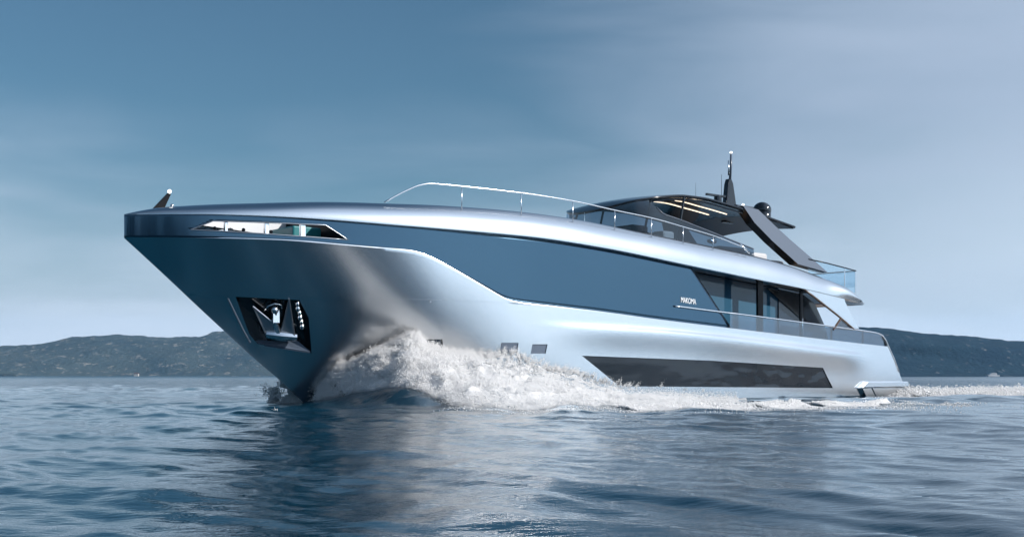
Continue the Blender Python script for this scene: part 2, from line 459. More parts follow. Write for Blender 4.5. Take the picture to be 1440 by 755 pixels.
# --- blue topside panel: one sheet each side, ends in the raked edge of the side-deck opening
SLOT = [(1.57,5.31),(2.16,5.59),(5.44,5.63),(6.15,5.21)]
N = 140; prow = []
for i in range(15):
    v = i/14; r = []
    s_end = 23.5 + (21.05-23.5)*v
    for j in range(N):
        s = s_end*(j/(N-1))**1.5
        zb, zt = z_low(s) - .02, z_cap_low(s) + .03
        if s > 20.5: zt = max(zt, zb)
        r.append((s, panel_t(s) - .0*v, zb + (zt-zb)*v))
    prow.append(r)
mb = MB().grid(prow)
me = bpy.data.meshes.new('topside_panel'); me.from_pydata(mb.v, [], mb.f)
bm = bmesh.new(); bm.from_mesh(me); bmesh.ops.remove_doubles(bm, verts=bm.verts, dist=1e-5)
bmesh.ops.recalc_face_normals(bm, faces=bm.faces); bm.to_mesh(me); bm.free()
cut_holes(me, [SLOT]); mirror_mesh(me); me.shade_smooth()
panel = link('topside_panel', me, M['blue'], yacht)
md = panel.modifiers.new('thickness', 'SOLIDIFY'); md.thickness = .05; md.offset = -1
pt = lambda s, z: panel_t(s)
for side in (1, -1):
    def fin(mb, name, m_, parent, **k):
        if side < 0: mb.v = [(x, -y, z) for x, y, z in mb.v]
        return mb.build(name, m_, parent, **k)
    ring = []
    for i in range(4):
        (ax, az), (bx, bz) = SLOT[i], SLOT[(i+1) % 4]
        ring += [(ax+(bx-ax)*j/12, panel_t(ax+(bx-ax)*j/12)+.012, az+(bz-az)*j/12) for j in range(12)]
    mb = MB(); mb.tube(ring+[ring[0]], .018, 6, False)
    slot = fin(mb, 'bow_opening_frame', M['frame_steel'], panel, smooth=True)
    for sx, w in ((2.55,.05),(3.70,.07),(4.78,.09)):
        mb = MB(); zt = 5.59+.04*(sx-2.16)/3.3; zb = 5.31-.10*(sx-1.57)/4.6
        mb.box(sx-w, sx+w, panel_t(sx)-.16, panel_t(sx)-.05, zb-.02, zt+.02); fin(mb, 'post', M['rail'], slot, bevel=.015)
    for sx in (2.35, 3.15, 3.95):
        mb = MB(); zb = 5.31-.10*(sx-1.57)/4.6
        mb.tube([(sx, panel_t(sx)-.35, zb-.1), (sx, panel_t(sx)-.35, zb+.10)], .05, 8); mb.ball((sx, panel_t(sx)-.35, zb+.12), .06, 6, 8)
        fin(mb, 'fairlead', M['black'], slot, smooth=True)

# --- silver cap that runs from the bow to the flybridge overhang
def cap_w(s): return min(.66, .55*half(s))*(1 - .0*s)
def cap_col(s):
    h_, a, b = half(s), z_cap_low(s), z_cap_top(s); w = cap_w(s)
    nub = .20*sm(29.6, 31.4, s)
    k = 1 - sm(32.0, 32.9, s)*.10
    out_ = [(s, max(0, h_-.9 if s > 20 else h_-.22), a+.04), (s, max(0, h_-.05), a), (s, h_, a+.02), (s, h_+.006, a+.05)]
    for i in range(1, 15):
        q = (math.pi/2)*i/14
        out_.append((s, h_ + nub*math.sin(2*q) - w*(1-math.cos(q))**.9, a+.05 + (b-a-.05)*math.sin(q)**1.05))
    out_ += [(s, max(0, h_-w-.04), b-.01), (s, max(0, h_-w-.06), b-.05)]
    return [(p[0], max(0, p[1]*k if s > 31 else p[1]), p[2]) for p in out_]
CAPS = [20*(i/80)**1.7 for i in range(81)] + lin(20.2, 32.9, 64)
mb = MB().grid([cap_col(s) for s in CAPS])
tip = cap_col(32.9); mb.mirror()
b_ = len(mb.v)
mb.grid([tip, [(p[0], -p[1], p[2]) for p in tip]])
cap = mb.build('upper_cap', M['silver'], yacht, auto=40)
def inner_t(s): return max(0, half(s)-cap_w(s)-.06)
mb = MB(); mb.grid([[(s, k*inner_t(s), z_cap_top(s)-.05) for s in lin(0.02, 1.5, 14)] for k in (-1, -.5, 0, .5, 1)])
mb.grid([[(s, k*inner_t(s), z_cap_top(s)-.07) for s in lin(6.6, 16.0, 24)] for k in (-1, -.5, 0, .5, 1)])
mb.build('foredeck', M['white'], yacht, smooth=True)
mb = MB(); mb.grid([[(s, k*(inner_t(s)-.0), z_cap_top(s)-.10) for s in lin(16.0, 32.3, 24)] for k in (-1, 0, 1)])
mb.build('flybridge_deck', M['teak'], yacht)
# white lining inside the bow well, floor, aft bulkhead
mb = MB(); mb.grid([[(s, inner_t(s), z_cap_top(s)-.05) for s in lin(1.0, 6.6, 24)], [(s, inner_t(s)+.02, z_cap_low(s)+.01) for s in lin(1.0, 6.6, 24)]]); mb.mirror()
mb.build('bulwark_lining', M['white'], yacht, smooth=True)
mb = MB(); mb.grid([[(s, k*(panel_t(s)-.08), 5.16) for s in lin(0.4, 6.7, 24)] for k in (-1, 0, 1)])
mb.build('mooring_deck', M['white'], yacht)
mb = MB(); mb.box(6.6, 6.66, -2.5, 2.5, 5.1, 6.25); mb.build('well_bulkhead', M['black_matt'], yacht)
mb = MB(); mb.box(5.35, 6.4, -1.4, .6, 5.16, 5.80); mb.build('teal_stand_in_box', M['teal'], yacht, bevel=.05)  # made-up box: its colour gives the teal tone inside the bow opening
mb = MB(); mb.tube([(3.2, 0, 5.16), (3.2, 0, 5.5)], [.28, .22], 14); mb.tube([(3.2, -.5, 5.4), (3.2, .5, 5.4)], .16, 12)
mb.build('windlass', M['chrome'], yacht, auto=40)

# bow light mast: a raked black fin with a white lamp
mb = MB(); mb.prism([(.88,.05,6.0),(1.22,.05,6.0),(1.46,.02,6.50),(1.37,.02,6.53)], (0,-.08,0))
jk = mb.build('bow_light_mast', M['black_matt'], yacht)
mb = MB(); mb.ball((1.42, .0, 6.58), .06, 8, 10); mb.build('lamp', M['bulb'], jk, smooth=True)
mb = MB(); mb.tube([(1.50,.0,6.0),(1.50,0,6.13)], .06, 10); mb.ball((1.50,0,6.15), .06, 6, 10); mb.build('lamp_socket', M['chrome'], jk, smooth=True)

# --- handrails along the cap
HR = pchip([(7.45,6.50),(8.2,6.93),(8.75,7.17),(9.1,7.24),(10.2,7.25),(12.63,7.24),(14.93,7.17),(17.03,7.02),(18.98,6.90),(20.8,6.70),(22.55,6.49),(24.6,6.12)])
def rail_t(s): return half(s) - .30
for side in (1, -1):
    mb = MB(); mb.tube([(s, side*rail_t(s), HR(s)) for s in lin(7.45, 24.6, 90)], .021, 8)
    hr = mb.build('handrail', M['rail'], yacht, smooth=True)
    for s in (10.25, 12.66, 14.98, 17.05, 18.98, 20.75, 22.5):
        mb = MB(); mb.tube([(s, side*rail_t(s), z_cap_top(s)-.2), (s, side*rail_t(s), HR(s))], .016, 8); mb.build('stanchion', M['rail'], hr, smooth=True)
    mb = MB(); mb.tube([(24.15, side*rail_t(24), 6.28), (24.75, side*rail_t(24.7), 5.95)], .035, 8); mb.build('stanchion', M['rail'], hr, smooth=True)

# --- flybridge: raked dark windscreen flowing into the hardtop
roof_c = pchip([(18.8,7.50),(19.0,7.62),(19.3,7.78),(19.7,7.94),(21.0,8.22),(22.2,8.36),(23.2,8.37),(24.6,8.26),(26,8.12),(29.4,7.66)])
def roof_w(s): 
    if s < 20.8: return 2.36*max(0., 1-((20.8-s)/2.0)**2.2)**.5
    return 2.36
def roof_z(s, t): return roof_c(s) - .14*(t/2.36)**2
RS = [18.8+2.0*(i/24)**2 for i in range(25)] + lin(21.0, 29.3, 34)
def roof_rows(lo, hi, dz, ins=0.0):
    return [[(s, max(0., roof_w(s)-ins)*k, roof_z(s, roof_w(s)*k)-dz) for k in lin(-1, 1, 17)] for s in RS if lo <= s <= hi]
mb = MB(); top = roof_rows(18.4, 30, 0); bot = roof_rows(18.4, 30, .10, .02)
mb.grid(top)
mb.grid([[r[-1] for r in top], [(r[-1][0], r[-1][1]+.015, r[-1][2]-.05) for r in top], [r[-1] for r in bot]])
mb.grid([[r[0] for r in top], [(r[0][0], r[0][1]-.015, r[0][2]-.05) for r in top], [r[0] for r in bot]])
mb.grid([top[-1], bot[-1]])
hardtop = mb.build('hardtop', M['black'], yacht, auto=40)
mb = MB(); mb.grid(roof_rows(20.2, 26.9, .12, .04)); mb.build('ceiling_panel', M['ceiling'], hardtop, smooth=True)
mb = MB(); mb.grid(roof_rows(26.7, 29.3, .125, .05)); mb.build('aft_soffit', M['grey'], hardtop, smooth=True)
mb = MB()
for sd in (1, -1):
    mb.tube([(s, sd*(roof_w(s)-.18), roof_z(s, roof_w(s))-.16) for s in lin(20.4, 26.8, 30)], .035, 6)
mb.build('edge_trim', M['grey'], hardtop, smooth=True)
for (sa, sb, t_) in ((22.6, 26.1, .15), (23.0, 26.3, 1.0)):
    mb = MB(); mb.grid([[(s, t_+d, roof_z(s, t_)-.135) for s in lin(sa, sb, 16)] for d in (-.035, .035)])
    o_ = mb.build('light_strip', M['lamp'], hardtop)
# windscreen skirt below the brow, both sides tapering aft as a low glass wedge
def out_pt(q):      # q in 0..1 along half outline then aft to 26.2
    pass
ring = [(s, roof_w(s)) for s in RS if s <= 20.6] + [(s, 2.36 + .10*sm(20.6, 22, s)) for s in lin(20.8, 26.3, 30)]
def glass_top(s, t):
    full = roof_z(s, t) - .08
    wedge = 7.40 + (6.36-7.40)*(s-20.4)/(26.0-20.4)
    return full if s < 19.8 else (full + (wedge-full)*sm(19.8, 20.9, s) if s < 20.9 else wedge)
for sd in (1, -1):
    mb = MB()
    mb.grid([[(s + .25*(1-k/5)*(-1 if s < 19 else 0)*0, sd*(t + .10*(1-k/5)), (z_cap_top(s)-.15) + (glass_top(s, t)-(z_cap_top(s)-.15))*k/5) for s, t in ring] for k in range(6)])
    ws = mb.build('windscreen', M['smoked'], yacht, smooth=True)
    mb = MB(); mb.tube([(s, sd*t, glass_top(s, t)+.01) for s, t in ring if s > 20.4], .03, 6); mb.build('windscreen_trim', M['grey'], ws, smooth=True)
    for s in (19.9, 21.6):
        mb = MB(); t = roof_w(s); mb.tube([(s, sd*(t+.02), z_cap_top(s)), (s+.5, sd*(t-.03), roof_z(s+.5, t)-.1)], .05, 6); mb.build('windscreen_pillar', M['black'], ws)
# helm console and seats on the flybridge
mb = MB(); mb.box(20.0, 20.9, -1.5, 1.5, 6.0, 6.95); mb.build('helm_console', M['black'], yacht, bevel=.08)
for (a, b, c, d, zt, nm, mt) in ((24.2,25.9,1.2,2.4,6.32,'sofa_seat','dark_cushion'),(26.0,27.2,1.0,2.5,6.18,'sofa_seat','cushion'),(22.4,23.1,-.9,-.2,7.0,'helm_seat','cushion'),(22.4,23.1,.2,.9,6.95,'helm_seat','cushion'),(27.4,29.0,-2.2,2.0,6.0,'sun_pad','cushion')):
    mb = MB(); mb.box(a, b, c, d, 5.5, zt); mb.build(nm, M[mt], yacht, bevel=.1)
mb = MB(); mb.ball((24.0, 2.15, 6.50), .13, 8, 12, (2.2, 1, .8)); mb.build('searchlight', M['chrome'], yacht, smooth=True)

# --- swept arch legs carrying the hardtop
for sd in (1, -1):
    poly = [(s_, 2.32 + .33*(8.1-z_), z_) for s_, z_ in ((25.72,8.10),(26.70,8.02),(27.50,7.43),(28.33,6.86),(29.52,6.11),(30.45,5.5),(28.45,5.75),(27.1,6.66),(26.2,7.40))]
    vs = [(s, sd*(t+.05), z) for s, t, z in poly] + [(s, sd*(t-.42), z) for s, t, z in poly]
    n = len(poly); mb = MB()
    mb.add(vs, [tuple(range(n)), tuple(range(2*n-1, n-1, -1))] + [(i, (i+1) % n, n+(i+1) % n, n+i) for i in range(n)])
    o_ = mb.build('arch_leg', [M['grey'], M['black']], yacht)
    for p_ in o_.data.polygons:
        if len(p_.vertices) == 4:
            c_ = p_.center
            fwd = c_.x < np.interp(c_.z, [5.4, 6.1, 7.5, 8.1], [29.7, 28.8, 26.8, 26.2])
            p_.material_index = 1 if fwd else 0
    mb = MB(); mb.ball((27.75, sd*2.50, 7.1), .05, 6, 8); mb.build('side_lamp', M['red'], o_, smooth=True)

# --- mast, radar, dome, aerials
mb = MB(); mb.prism([(27.2,.14,7.75),(28.15,.14,7.75),(28.0,.10,8.75),(27.86,.07,9.55),(27.76,.05,9.75),(27.62,.05,9.75),(27.50,.07,9.5),(27.34,.12,8.75)], (0,-.26,0))
mast = mb.build('mast', M['black'], hardtop, bevel=.04)
mb = MB(); mb.tube([(27.70,0,9.7),(27.76,0,10.3),(27.77,0,10.9)], [.06,.055,.045], 8); mb.build('aerial_pole', M['grey'], mast, smooth=True)
mb = MB(); mb.tube([(27.62,0,9.9),(27.60,0,10.55)], [.045,.03], 8); mb.build('aerial_pole', M['chrome'], mast, smooth=True)
mb = MB(); mb.ball((27.77,0,10.93), .055, 8, 10); mb.build('masthead_lamp', M['bulb'], mast, smooth=True)
mb = MB(); mb.box(26.1, 27.6, -.06, .06, 8.86, 8.96); mb.tube([(26.85,0,7.9),(26.85,0,8.9)], [.22,.16], 10); mb.build('radar_scanner', M['black'], mast, bevel=.02)
mb = MB(); mb.box(27.9, 29.1, -.25, .25, 8.52, 8.60); mb.box(28.0, 28.2, -.08, .08, 8.0, 8.55); mb.build('lamp_platform', M['grey'], mast, bevel=.02)
mb = MB(); mb.ball((28.6,0,8.66), .06, 6, 8); mb.build('platform_lamp', M['bulb'], mast, smooth=True)
mb = MB(); mb.tube([(28.95,.8,7.7),(28.95,.8,8.36)], .40, 18); mb.ball((28.95,.8,8.36), .42, 10, 20, (1,1,.9)); mb.build('radar_dome', M['black'], hardtop, smooth=True)
mb = MB(); mb.tube([(29.0,-1.6,7.6),(29.0,-1.6,10.3)], [.025,.010], 6); mb.build('whip_aerial', M['grey'], hardtop)
mb = MB(); mb.tube([(27.1,-1.5,8.0),(27.1,-1.5,9.7)], [.014,.006], 6); mb.build('whip_aerial', M['grey'], hardtop)

# --- flybridge aft glass rail
for sd in (1, -1):
    mb = MB(); pts = [(29.3,3.05,6.02),(30.6,3.10,5.92),(32.0,3.12,5.78),(32.75,3.12,5.70)]
    mb.tube([(a, sd*b, c) for a, b, c in pts], .03, 8); fr = mb.build('aft_rail', M['black'], yacht, smooth=True)
    mb = MB(); mb.grid([[(a, sd*b, c) for a, b, c in pts], [(a, sd*b, max(4.7, z_cap_top(a)-.1)) for a, b, c in pts]]); mb.build('glass_panel', M['clear'], fr)
    for s in (31.9, 32.72):
        mb = MB(); mb.tube([(s, sd*3.1, 4.7), (s, sd*3.1, 5.75)], .025, 6); mb.build('stanchion', M['rail'], fr)
mb = MB(); mb.tube([(32.75,3.12,5.70),(32.75,-3.12,5.70)], .03, 8); fr = mb.build('aft_rail', M['black'], yacht, smooth=True)
mb = MB(); mb.grid([[(32.75,3.12,5.7),(32.75,-3.12,5.7)],[(32.75,3.12,4.95),(32.75,-3.12,4.95)]]); mb.build('glass_panel', M['clear'], fr)

# --- side decks, saloon and aft deck under the overhang
mb = MB(); mb.grid([[(s, k*(panel_t(s)-.02), z_low(s)-.03) for s in lin(18.5, 34.2, 30)] for k in (-1, 0, 1)]); mb.build('main_deck', M['teak'], yacht)
mb = MB(); mb.grid([[(s, k*3.62, z_cap_low(s)+.055) for s in lin(19.5, 32.0, 24)] for k in (-1, 0, 1)]); mb.build('deckhead', M['ceiling'], yacht)
for sd in (1, -1):
    mb = MB(); q = [(s, sd*2.72) for s in lin(19.0, 27.6, 24)]
    mb.grid([[(s - .0, t, z_low(s)-.02) for s, t in q], [(s, t, z_cap_low(s)+.04) for s, t in q]])
    sal = mb.build('saloon_window', M['saloon_glass'], yacht)
    for s in (26.2,):
        mb = MB(); mb.box(s-.03, s+.03, min(sd*2.72, sd*2.75), max(sd*2.72, sd*2.75), z_low(s), z_cap_low(s)+.03); mb.build('mullion', M['black'], sal)
    # raked saloon end in walnut and black
    mb = MB(); mb.prism([(27.62,sd*2.76,4.66),(29.3,sd*2.76,4.50),(30.15,sd*2.76,4.15),(30.95,sd*2.76,3.1),(31.2,sd*2.76,2.42),(27.62,sd*2.76,2.6)], (0,-sd*.06,0)); se = mb.build('saloon_end_panel', M['navy'], yacht)
    mb = MB(); mb.prism([(26.75,sd*2.80,4.66),(29.3,sd*2.80,4.48),(29.35,sd*2.80,3.30)], (0,-sd*.03,0)); mb.build('raked_pillar', M['brown_dark'], se)
    mb = MB(); mb.box(25.15, 25.50, min(sd*3.52, sd*3.62), max(sd*3.52, sd*3.62), z_low(25.3)-.02, z_cap_low(25.3)+.05); mb.build('deck_pillar', M['black_matt'], yacht, bevel=.02)
    mb = MB(); mb.box(27.98, 28.14, min(sd*3.54, sd*3.62), max(sd*3.54, sd*3.62), z_low(28)-.02, z_cap_low(28)+.05); mb.build('deck_pillar', M['black_matt'], yacht, bevel=.02)
    mb = MB(); mb.tube([(28.3, sd*3.45, 2.6), (28.3, sd*3.45, 3.4)], .06, 8); mb.build('deck_bollard', M['chrome'], yacht, smooth=True)
    # silver wing from the overhang down to the bulwark, with its dark inner trim and glass infill
    wp = [(28.02,4.64),(28.7,4.36),(29.53,4.00),(30.4,3.62),(31.09,3.30),(31.66,3.02),(32.05,3.02),(31.75,3.40),(31.30,3.85),(30.98,4.20),(30.9,4.5),(29.0,4.72)]
    mb = MB(); mb.prism([(s, sd*3.78, z) for s, z in wp], (0, -sd*.12, 0)); wg = mb.build('side_wing', M['silver'], yacht, bevel=.02)
    mb = MB(); mb.tube([(s, sd*3.74, z-.02) for s, z in wp[:6]], .045, 6); mb.build('wing_trim', M['brown'], wg, smooth=True)
    mb = MB(); mb.prism([(30.72,sd*3.72,3.50),(31.88,sd*3.72,2.95),(30.2,sd*3.72,2.95)], (0,-sd*.02,0)); mb.build('wing_glass', M['tinted'], wg)
    mb = MB(); mb.tube([(30.74,sd*3.74,3.48),(30.15,sd*3.74,2.95)], .05, 6); mb.build('wing_brace', M['brown'], wg)
mb = MB(); mb.box(27.55, 27.65, -2.7, 2.7, 2.6, 4.7); mb.build('saloon_bulkhead', M['black_matt'], yacht)

# --- glass bulwark aft with its bright capping rail
BR = pchip([(20.08,3.60),(22.2,3.49),(24.66,3.37),(27.5,3.22),(30.49,3.06),(32.6,2.94),(33.48,2.87),(33.85,2.80)])
for sd in (1, -1):
    rl = [(s, sd*(half(s)-.06 if s > 23.4 else panel_t(s)+.05), BR(s)) for s in lin(20.08, 33.6, 60)]
    rl += [(33.9, sd*3.74, 2.78), (34.15, sd*3.75, 2.56), (34.35, sd*3.76, 2.28), (34.75, sd*3.78, 1.74), (35.15, sd*3.80, 1.12)]
    mb = MB(); mb.tube(rl, .035, 8); rail_ = mb.build('bulwark_rail', M['rail'], yacht, smooth=True)
    q = [(s, sd*3.74) for s in lin(23.25, 34.0, 40)]
    mb = MB(); mb.grid([[(s, t, z_low(s)-.02) for s, t in q], [(s, t, BR(s) if s < 33.8 else 2.7) for s, t in q]]); mb.build('glass_panel', M['tinted'], rail_)
    for s, m_ in ((30.05,'black'), (32.4,'grey')):
        mb = MB(); mb.box(s-.05, s+.05, min(sd*3.69, sd*3.73), max(sd*3.69, sd*3.73), z_low(s)-.02, BR(s)); mb.build('glass_joint', M[m_], rail_)
    mb = MB(); mb.tube([(33.85, sd*3.7, 2.72), (34.1, sd*3.72, 2.5), (34.2, sd*3.74, 2.3)], .05, 6); mb.build('corner_trim', M['black'], rail_)

# --- swim platform and stern fittings
mb = MB()
prof = [(31.85,.38),(32.35,.68),(35.65,.68),(35.8,.40)]
mb.prism([(s, 3.98, z) for s, z in prof], (0,-7.96,0))
plat = mb.build('swim_platform', M['silver'], yacht, bevel=.05)
mb = MB(); mb.box(32.5, 35.6, -3.7, 3.7, .682, .695); mb.build('platform_teak', M['teak'], plat)
for sd in (1, -1):
    mb = MB(); mb.prism([(32.05,sd*3.95,.37),(35.7,sd*3.95,.37),(35.75,sd*3.93,-.3),(32.6,sd*3.93,-.3)], (0,-sd*.2,0)); mb.build('platform_skirt', M['silver'], plat)
    for s in (32.75,):
        mb = MB(); mb.prism([(s,sd*3.99,.39),(s+.08,sd*3.99,.39),(s+.54,sd*3.97,-.15),(s+.46,sd*3.97,-.15)], (0,-sd*.06,0)); mb.build('strut', M['chrome'], plat)
    for s in (34.75, 35.1, 35.4):
        mb = MB(); mb.tube([(s, sd*3.55, .66), (s, sd*3.55, 1.0)], .075, 10); mb.tube([(s-.12, sd*3.55, 1.0), (s+.16, sd*3.55, 1.02)], .05, 8); mb.build('mooring_bollard', M['chrome'], plat, auto=40)

# --- name on the port and starboard topsides
for sd in (1, -1):
    fc = bpy.data.curves.new('name_lettering', 'FONT'); fc.body = 'MAKOMA'; fc.size = .30; fc.extrude = .008; fc.space_character = .92
    tmp = bpy.data.objects.new('tmp', fc); col.objects.link(tmp)
    dg = bpy.context.evaluated_depsgraph_get(); me = bpy.data.meshes.new_from_object(tmp.evaluated_get(dg)); bpy.data.objects.remove(tmp)
    me.name = 'name_lettering'; me.materials.clear()
    xs = [v.co.x for v in me.vertices]; w = max(xs)-min(xs)
    for v in me.vertices:
        x = (v.co.x-min(xs))*(.86/w); y, z = v.co.y, v.co.z
        s_ = 20.44 + (x if sd > 0 else .86 - x)
        v.co = (s_, -sd*(panel_t(20.9)+.012+z), 3.76 + y - .06*(s_-20.44))
    link('name_lettering', me, M['letters'], panel)
# ---------------------------------------------------------------- sea, hills, foam
def hash3(ix, iy, iz):
    n = (ix*374761393 + iy*668265263 + iz*2147483647*3 + 1274126177) & 0xffffffff
    n = ((n ^ (n >> 13))*1274126177) & 0xffffffff
    return ((n ^ (n >> 16)) & 0xffff)/65535.0
def vnoise(x, y, z=0.0):
    x, y, z = np.broadcast_arrays(np.asarray(x, float), np.asarray(y, float), np.asarray(z, float))
    ix, iy, iz = np.floor(x).astype(np.int64), np.floor(y).astype(np.int64), np.floor(z).astype(np.int64)
    fx, fy, fz = x-ix, y-iy, z-iz
    fx, fy, fz = [f*f*(3-2*f) for f in (fx, fy, fz)]
    r = 0
    for dx in (0, 1):
        for dy in (0, 1):
            for dz in (0, 1):
                r = r + hash3(ix+dx, iy+dy, iz+dz)*(fx if dx else 1-fx)*(fy if dy else 1-fy)*(fz if dz else 1-fz)
    return r*2-1
def fbm(x, y, z=0.0, o=4, g=.5):
    a, r, f = 1., 0., 1.
    for i in range(o):
        r = r + a*vnoise(np.asarray(x)*f+17.3*i, np.asarray(y)*f-9.1*i, np.asarray(z)*f+3.7*i); a *= g; f *= 2.03
    return r

wr = np.random.default_rng(11)
WAVES = []
for i in range(64):
    lam = 0.36*(16.0)**(wr.random())
    ang = R(205) + wr.normal(0, .62)
    amp = 0.0033*lam**0.95*(0.5+wr.random())
    if lam > 4.5: amp *= .55
    WAVES.append((2*math.pi/lam*math.cos(ang), 2*math.pi/lam*math.sin(ang), amp, wr.random()*6.283))

CREST = np.array([(-6.9,39.2,.03),(-6.56,38.9,.08),(-5.74,38.1,.18),(-4.95,37.3,.36),(-3.91,36.1,.50),(-3.04,35.0,.56),(-2.4,34.3,.40),(-1.8,33.3,.10),(-1.15,32.5,.04),(.78,32.6,.05),(3.3,33.9,.06),(4.8,34.7,.06),(7,34.4,.08),(9,36.0,.10),(12.4,38.4,.12),(16,42,.10)])
def crest_field(X, Y):
    best = np.full(X.shape, 1e9); hh = np.zeros(X.shape); sd = np.zeros(X.shape); wf = np.zeros(X.shape)
    for i_, (a, b) in enumerate(zip(CREST[:-1], CREST[1:])):
        dx, dy = b[0]-a[0], b[1]-a[1]; l2 = dx*dx+dy*dy
        u = np.clip(((X-a[0])*dx+(Y-a[1])*dy)/l2, 0, 1)
        px_, py_ = X-(a[0]+u*dx), Y-(a[1]+u*dy); d = np.hypot(px_, py_)
        k = d < best
        best = np.where(k, d, best); hh = np.where(k, a[2]+(b[2]-a[2])*u, hh); sd = np.where(k, np.sign(dx*py_-dy*px_), sd)
        wf = np.where(k, np.interp(i_+u, [0, 1.5, 4, 6, 8.5], [.35, .6, .75, .75, .5]), wf)
    return best, hh, sd, wf
def sea_h(X, Y):
    X = np.asarray(X, float); Y = np.asarray(Y, float)
    d = np.hypot(X, Y)
    wx = X + .35*fbm(X*.21, Y*.21, 1.0, 2); wy = Y + .35*fbm(X*.21, Y*.21, 5.0, 2)
    gust = .75 + .45*fbm(X*.06, Y*.06, 9.0, 2)
    h_ = np.zeros(X.shape)
    for kx, ky, a, p in WAVES:
        lam = 2*math.pi/math.hypot(kx, ky)
        h_ += a*(2*(.5+.5*np.sin(kx*wx+ky*wy+p))**1.5-.85)*(1/(1+(d/(lam*60))**4))
    h_ *= gust
    near = (d < 70) & (Y > 20)
    if near.any():
        b, ch, sg, wf = crest_field(X[near], Y[near])
        w = np.where(sg > 0, 1.5, wf)
        h_[near] += ch*np.exp(-(b/w)**2)
    # quarter wave rolling off behind the stern
    qx, qy = X-18.0, Y-45.0
    u_ = qx*.94+qy*.34; v_ = -qx*.34+qy*.94
    h_ += .20*np.exp(-(v_/1.8)**2)*np.exp(-(u_/6)**2)
    return h_

def fast_mesh(name, V, F, material, smooth=True):
    me = bpy.data.meshes.new(name); V = np.asarray(V, np.float32); F = np.asarray(F, np.int32)
    n, k = F.shape
    me.vertices.add(len(V)); me.vertices.foreach_set('co', V.ravel())
    me.loops.add(n*k); me.loops.foreach_set('vertex_index', F.ravel())
    me.polygons.add(n); me.polygons.foreach_set('loop_start', np.arange(0, n*k, k, dtype=np.int32))
    if smooth: me.polygons.foreach_set('use_smooth', np.ones(n, dtype=bool))
    me.update(calc_edges=True); me.validate()
    return link(name, me, material)

def grid_faces(n, m):
    i, j = np.meshgrid(np.arange(n-1), np.arange(m-1), indexing='ij'); a = (i*m+j).ravel()
    return np.stack([a, a+1, a+m+1, a+m], 1)

rad = [1.2]
while rad[-1] < 3300:
    r = rad[-1]; rad.append(r + (min(.085 + .0012*r, .17) if r < 64 else (r-64)*.06+.2))
ang = np.concatenate([np.linspace(-34, 34, 620), np.linspace(34, 326, 92)[1:-1]])
ang = np.append(ang, 326.0)
RR, AA = np.meshgrid(np.array(rad), np.radians(ang), indexing='ij')
X, Y = RR*np.sin(AA), RR*np.cos(AA)
Z = sea_h(X, Y)
Z = np.where(RR > 400, Z*np.clip((900-RR)/500, 0, 1), Z)
V = np.stack([X.ravel(), Y.ravel(), Z.ravel()], 1); F = grid_faces(*X.shape)
n_ = len(rad); ma = len(ang)
a = np.arange(n_-1)*ma
F = np.vstack([F, np.stack([a+ma-1, a, a+ma, a+2*ma-1], 1)])
V = np.vstack([V, [[0, 0, 0]]]); c_ = len(V)-1
F3 = np.stack([np.arange(ma), (np.arange(ma)+1) % ma, np.full(ma, c_), np.full(ma, c_)], 1)
m = M['sea'] = mat('sea_water', (.0015,.028,.052), 0, .04, 0, ior=1.333)
tcn = node(m, 'ShaderNodeTexCoord')
n1 = node(m, 'ShaderNodeTexNoise'); n1.inputs['Scale'].default_value = 3.6; n1.inputs['Detail'].default_value = 5; n1.inputs['Roughness'].default_value = .55
q = node(m, 'ShaderNodeMapping'); q.inputs['Scale'].default_value = (.7, 1.25, 1); q.inputs['Rotation'].default_value = (0, 0, R(18)); L(m, tcn.outputs['Object'], q.inputs['Vector']); L(m, q.outputs['Vector'], n1.inputs['Vector'])
n2 = node(m, 'ShaderNodeTexNoise'); n2.inputs['Scale'].default_value = .35; n2.inputs['Detail'].default_value = 4
L(m, tcn.outputs['Object'], n2.inputs['Vector'])
n3 = node(m, 'ShaderNodeTexNoise'); n3.inputs['Scale'].default_value = 11.; n3.inputs['Detail'].default_value = 3; L(m, q.outputs['Vector'], n3.inputs['Vector'])
b2 = node(m, 'ShaderNodeBump'); b2.inputs['Distance'].default_value = .012; b2.inputs['Strength'].default_value = .35; L(m, n3.outputs['Fac'], b2.inputs['Height'])
b1 = node(m, 'ShaderNodeBump'); L(m, b2.outputs['Normal'], b1.inputs['Normal'])
b1.inputs['Distance'].default_value = .05; L(m, n1.outputs['Fac'], b1.inputs['Height'])
L(m, rng_node(m, n2.outputs['Fac'], .35, .65, .06, .26), b1.inputs['Strength'])
L(m, b1.outputs['Normal'], P(m).inputs['Normal'])
# far water: unresolved wavelets act as roughness
gp = node(m, 'ShaderNodeNewGeometry'); vl = node(m, 'ShaderNodeVectorMath', operation='LENGTH'); L(m, gp.outputs['Position'], vl.inputs[0])
L(m, rng_node(m, vl.outputs['Value'], 40, 700, .04, .26), P(m).inputs['Roughness'])
sea = fast_mesh('sea', V, np.vstack([F]), m)
sea['kind'] = 'structure'; sea['label'] = 'rippled blue sea in front of and around the yacht'

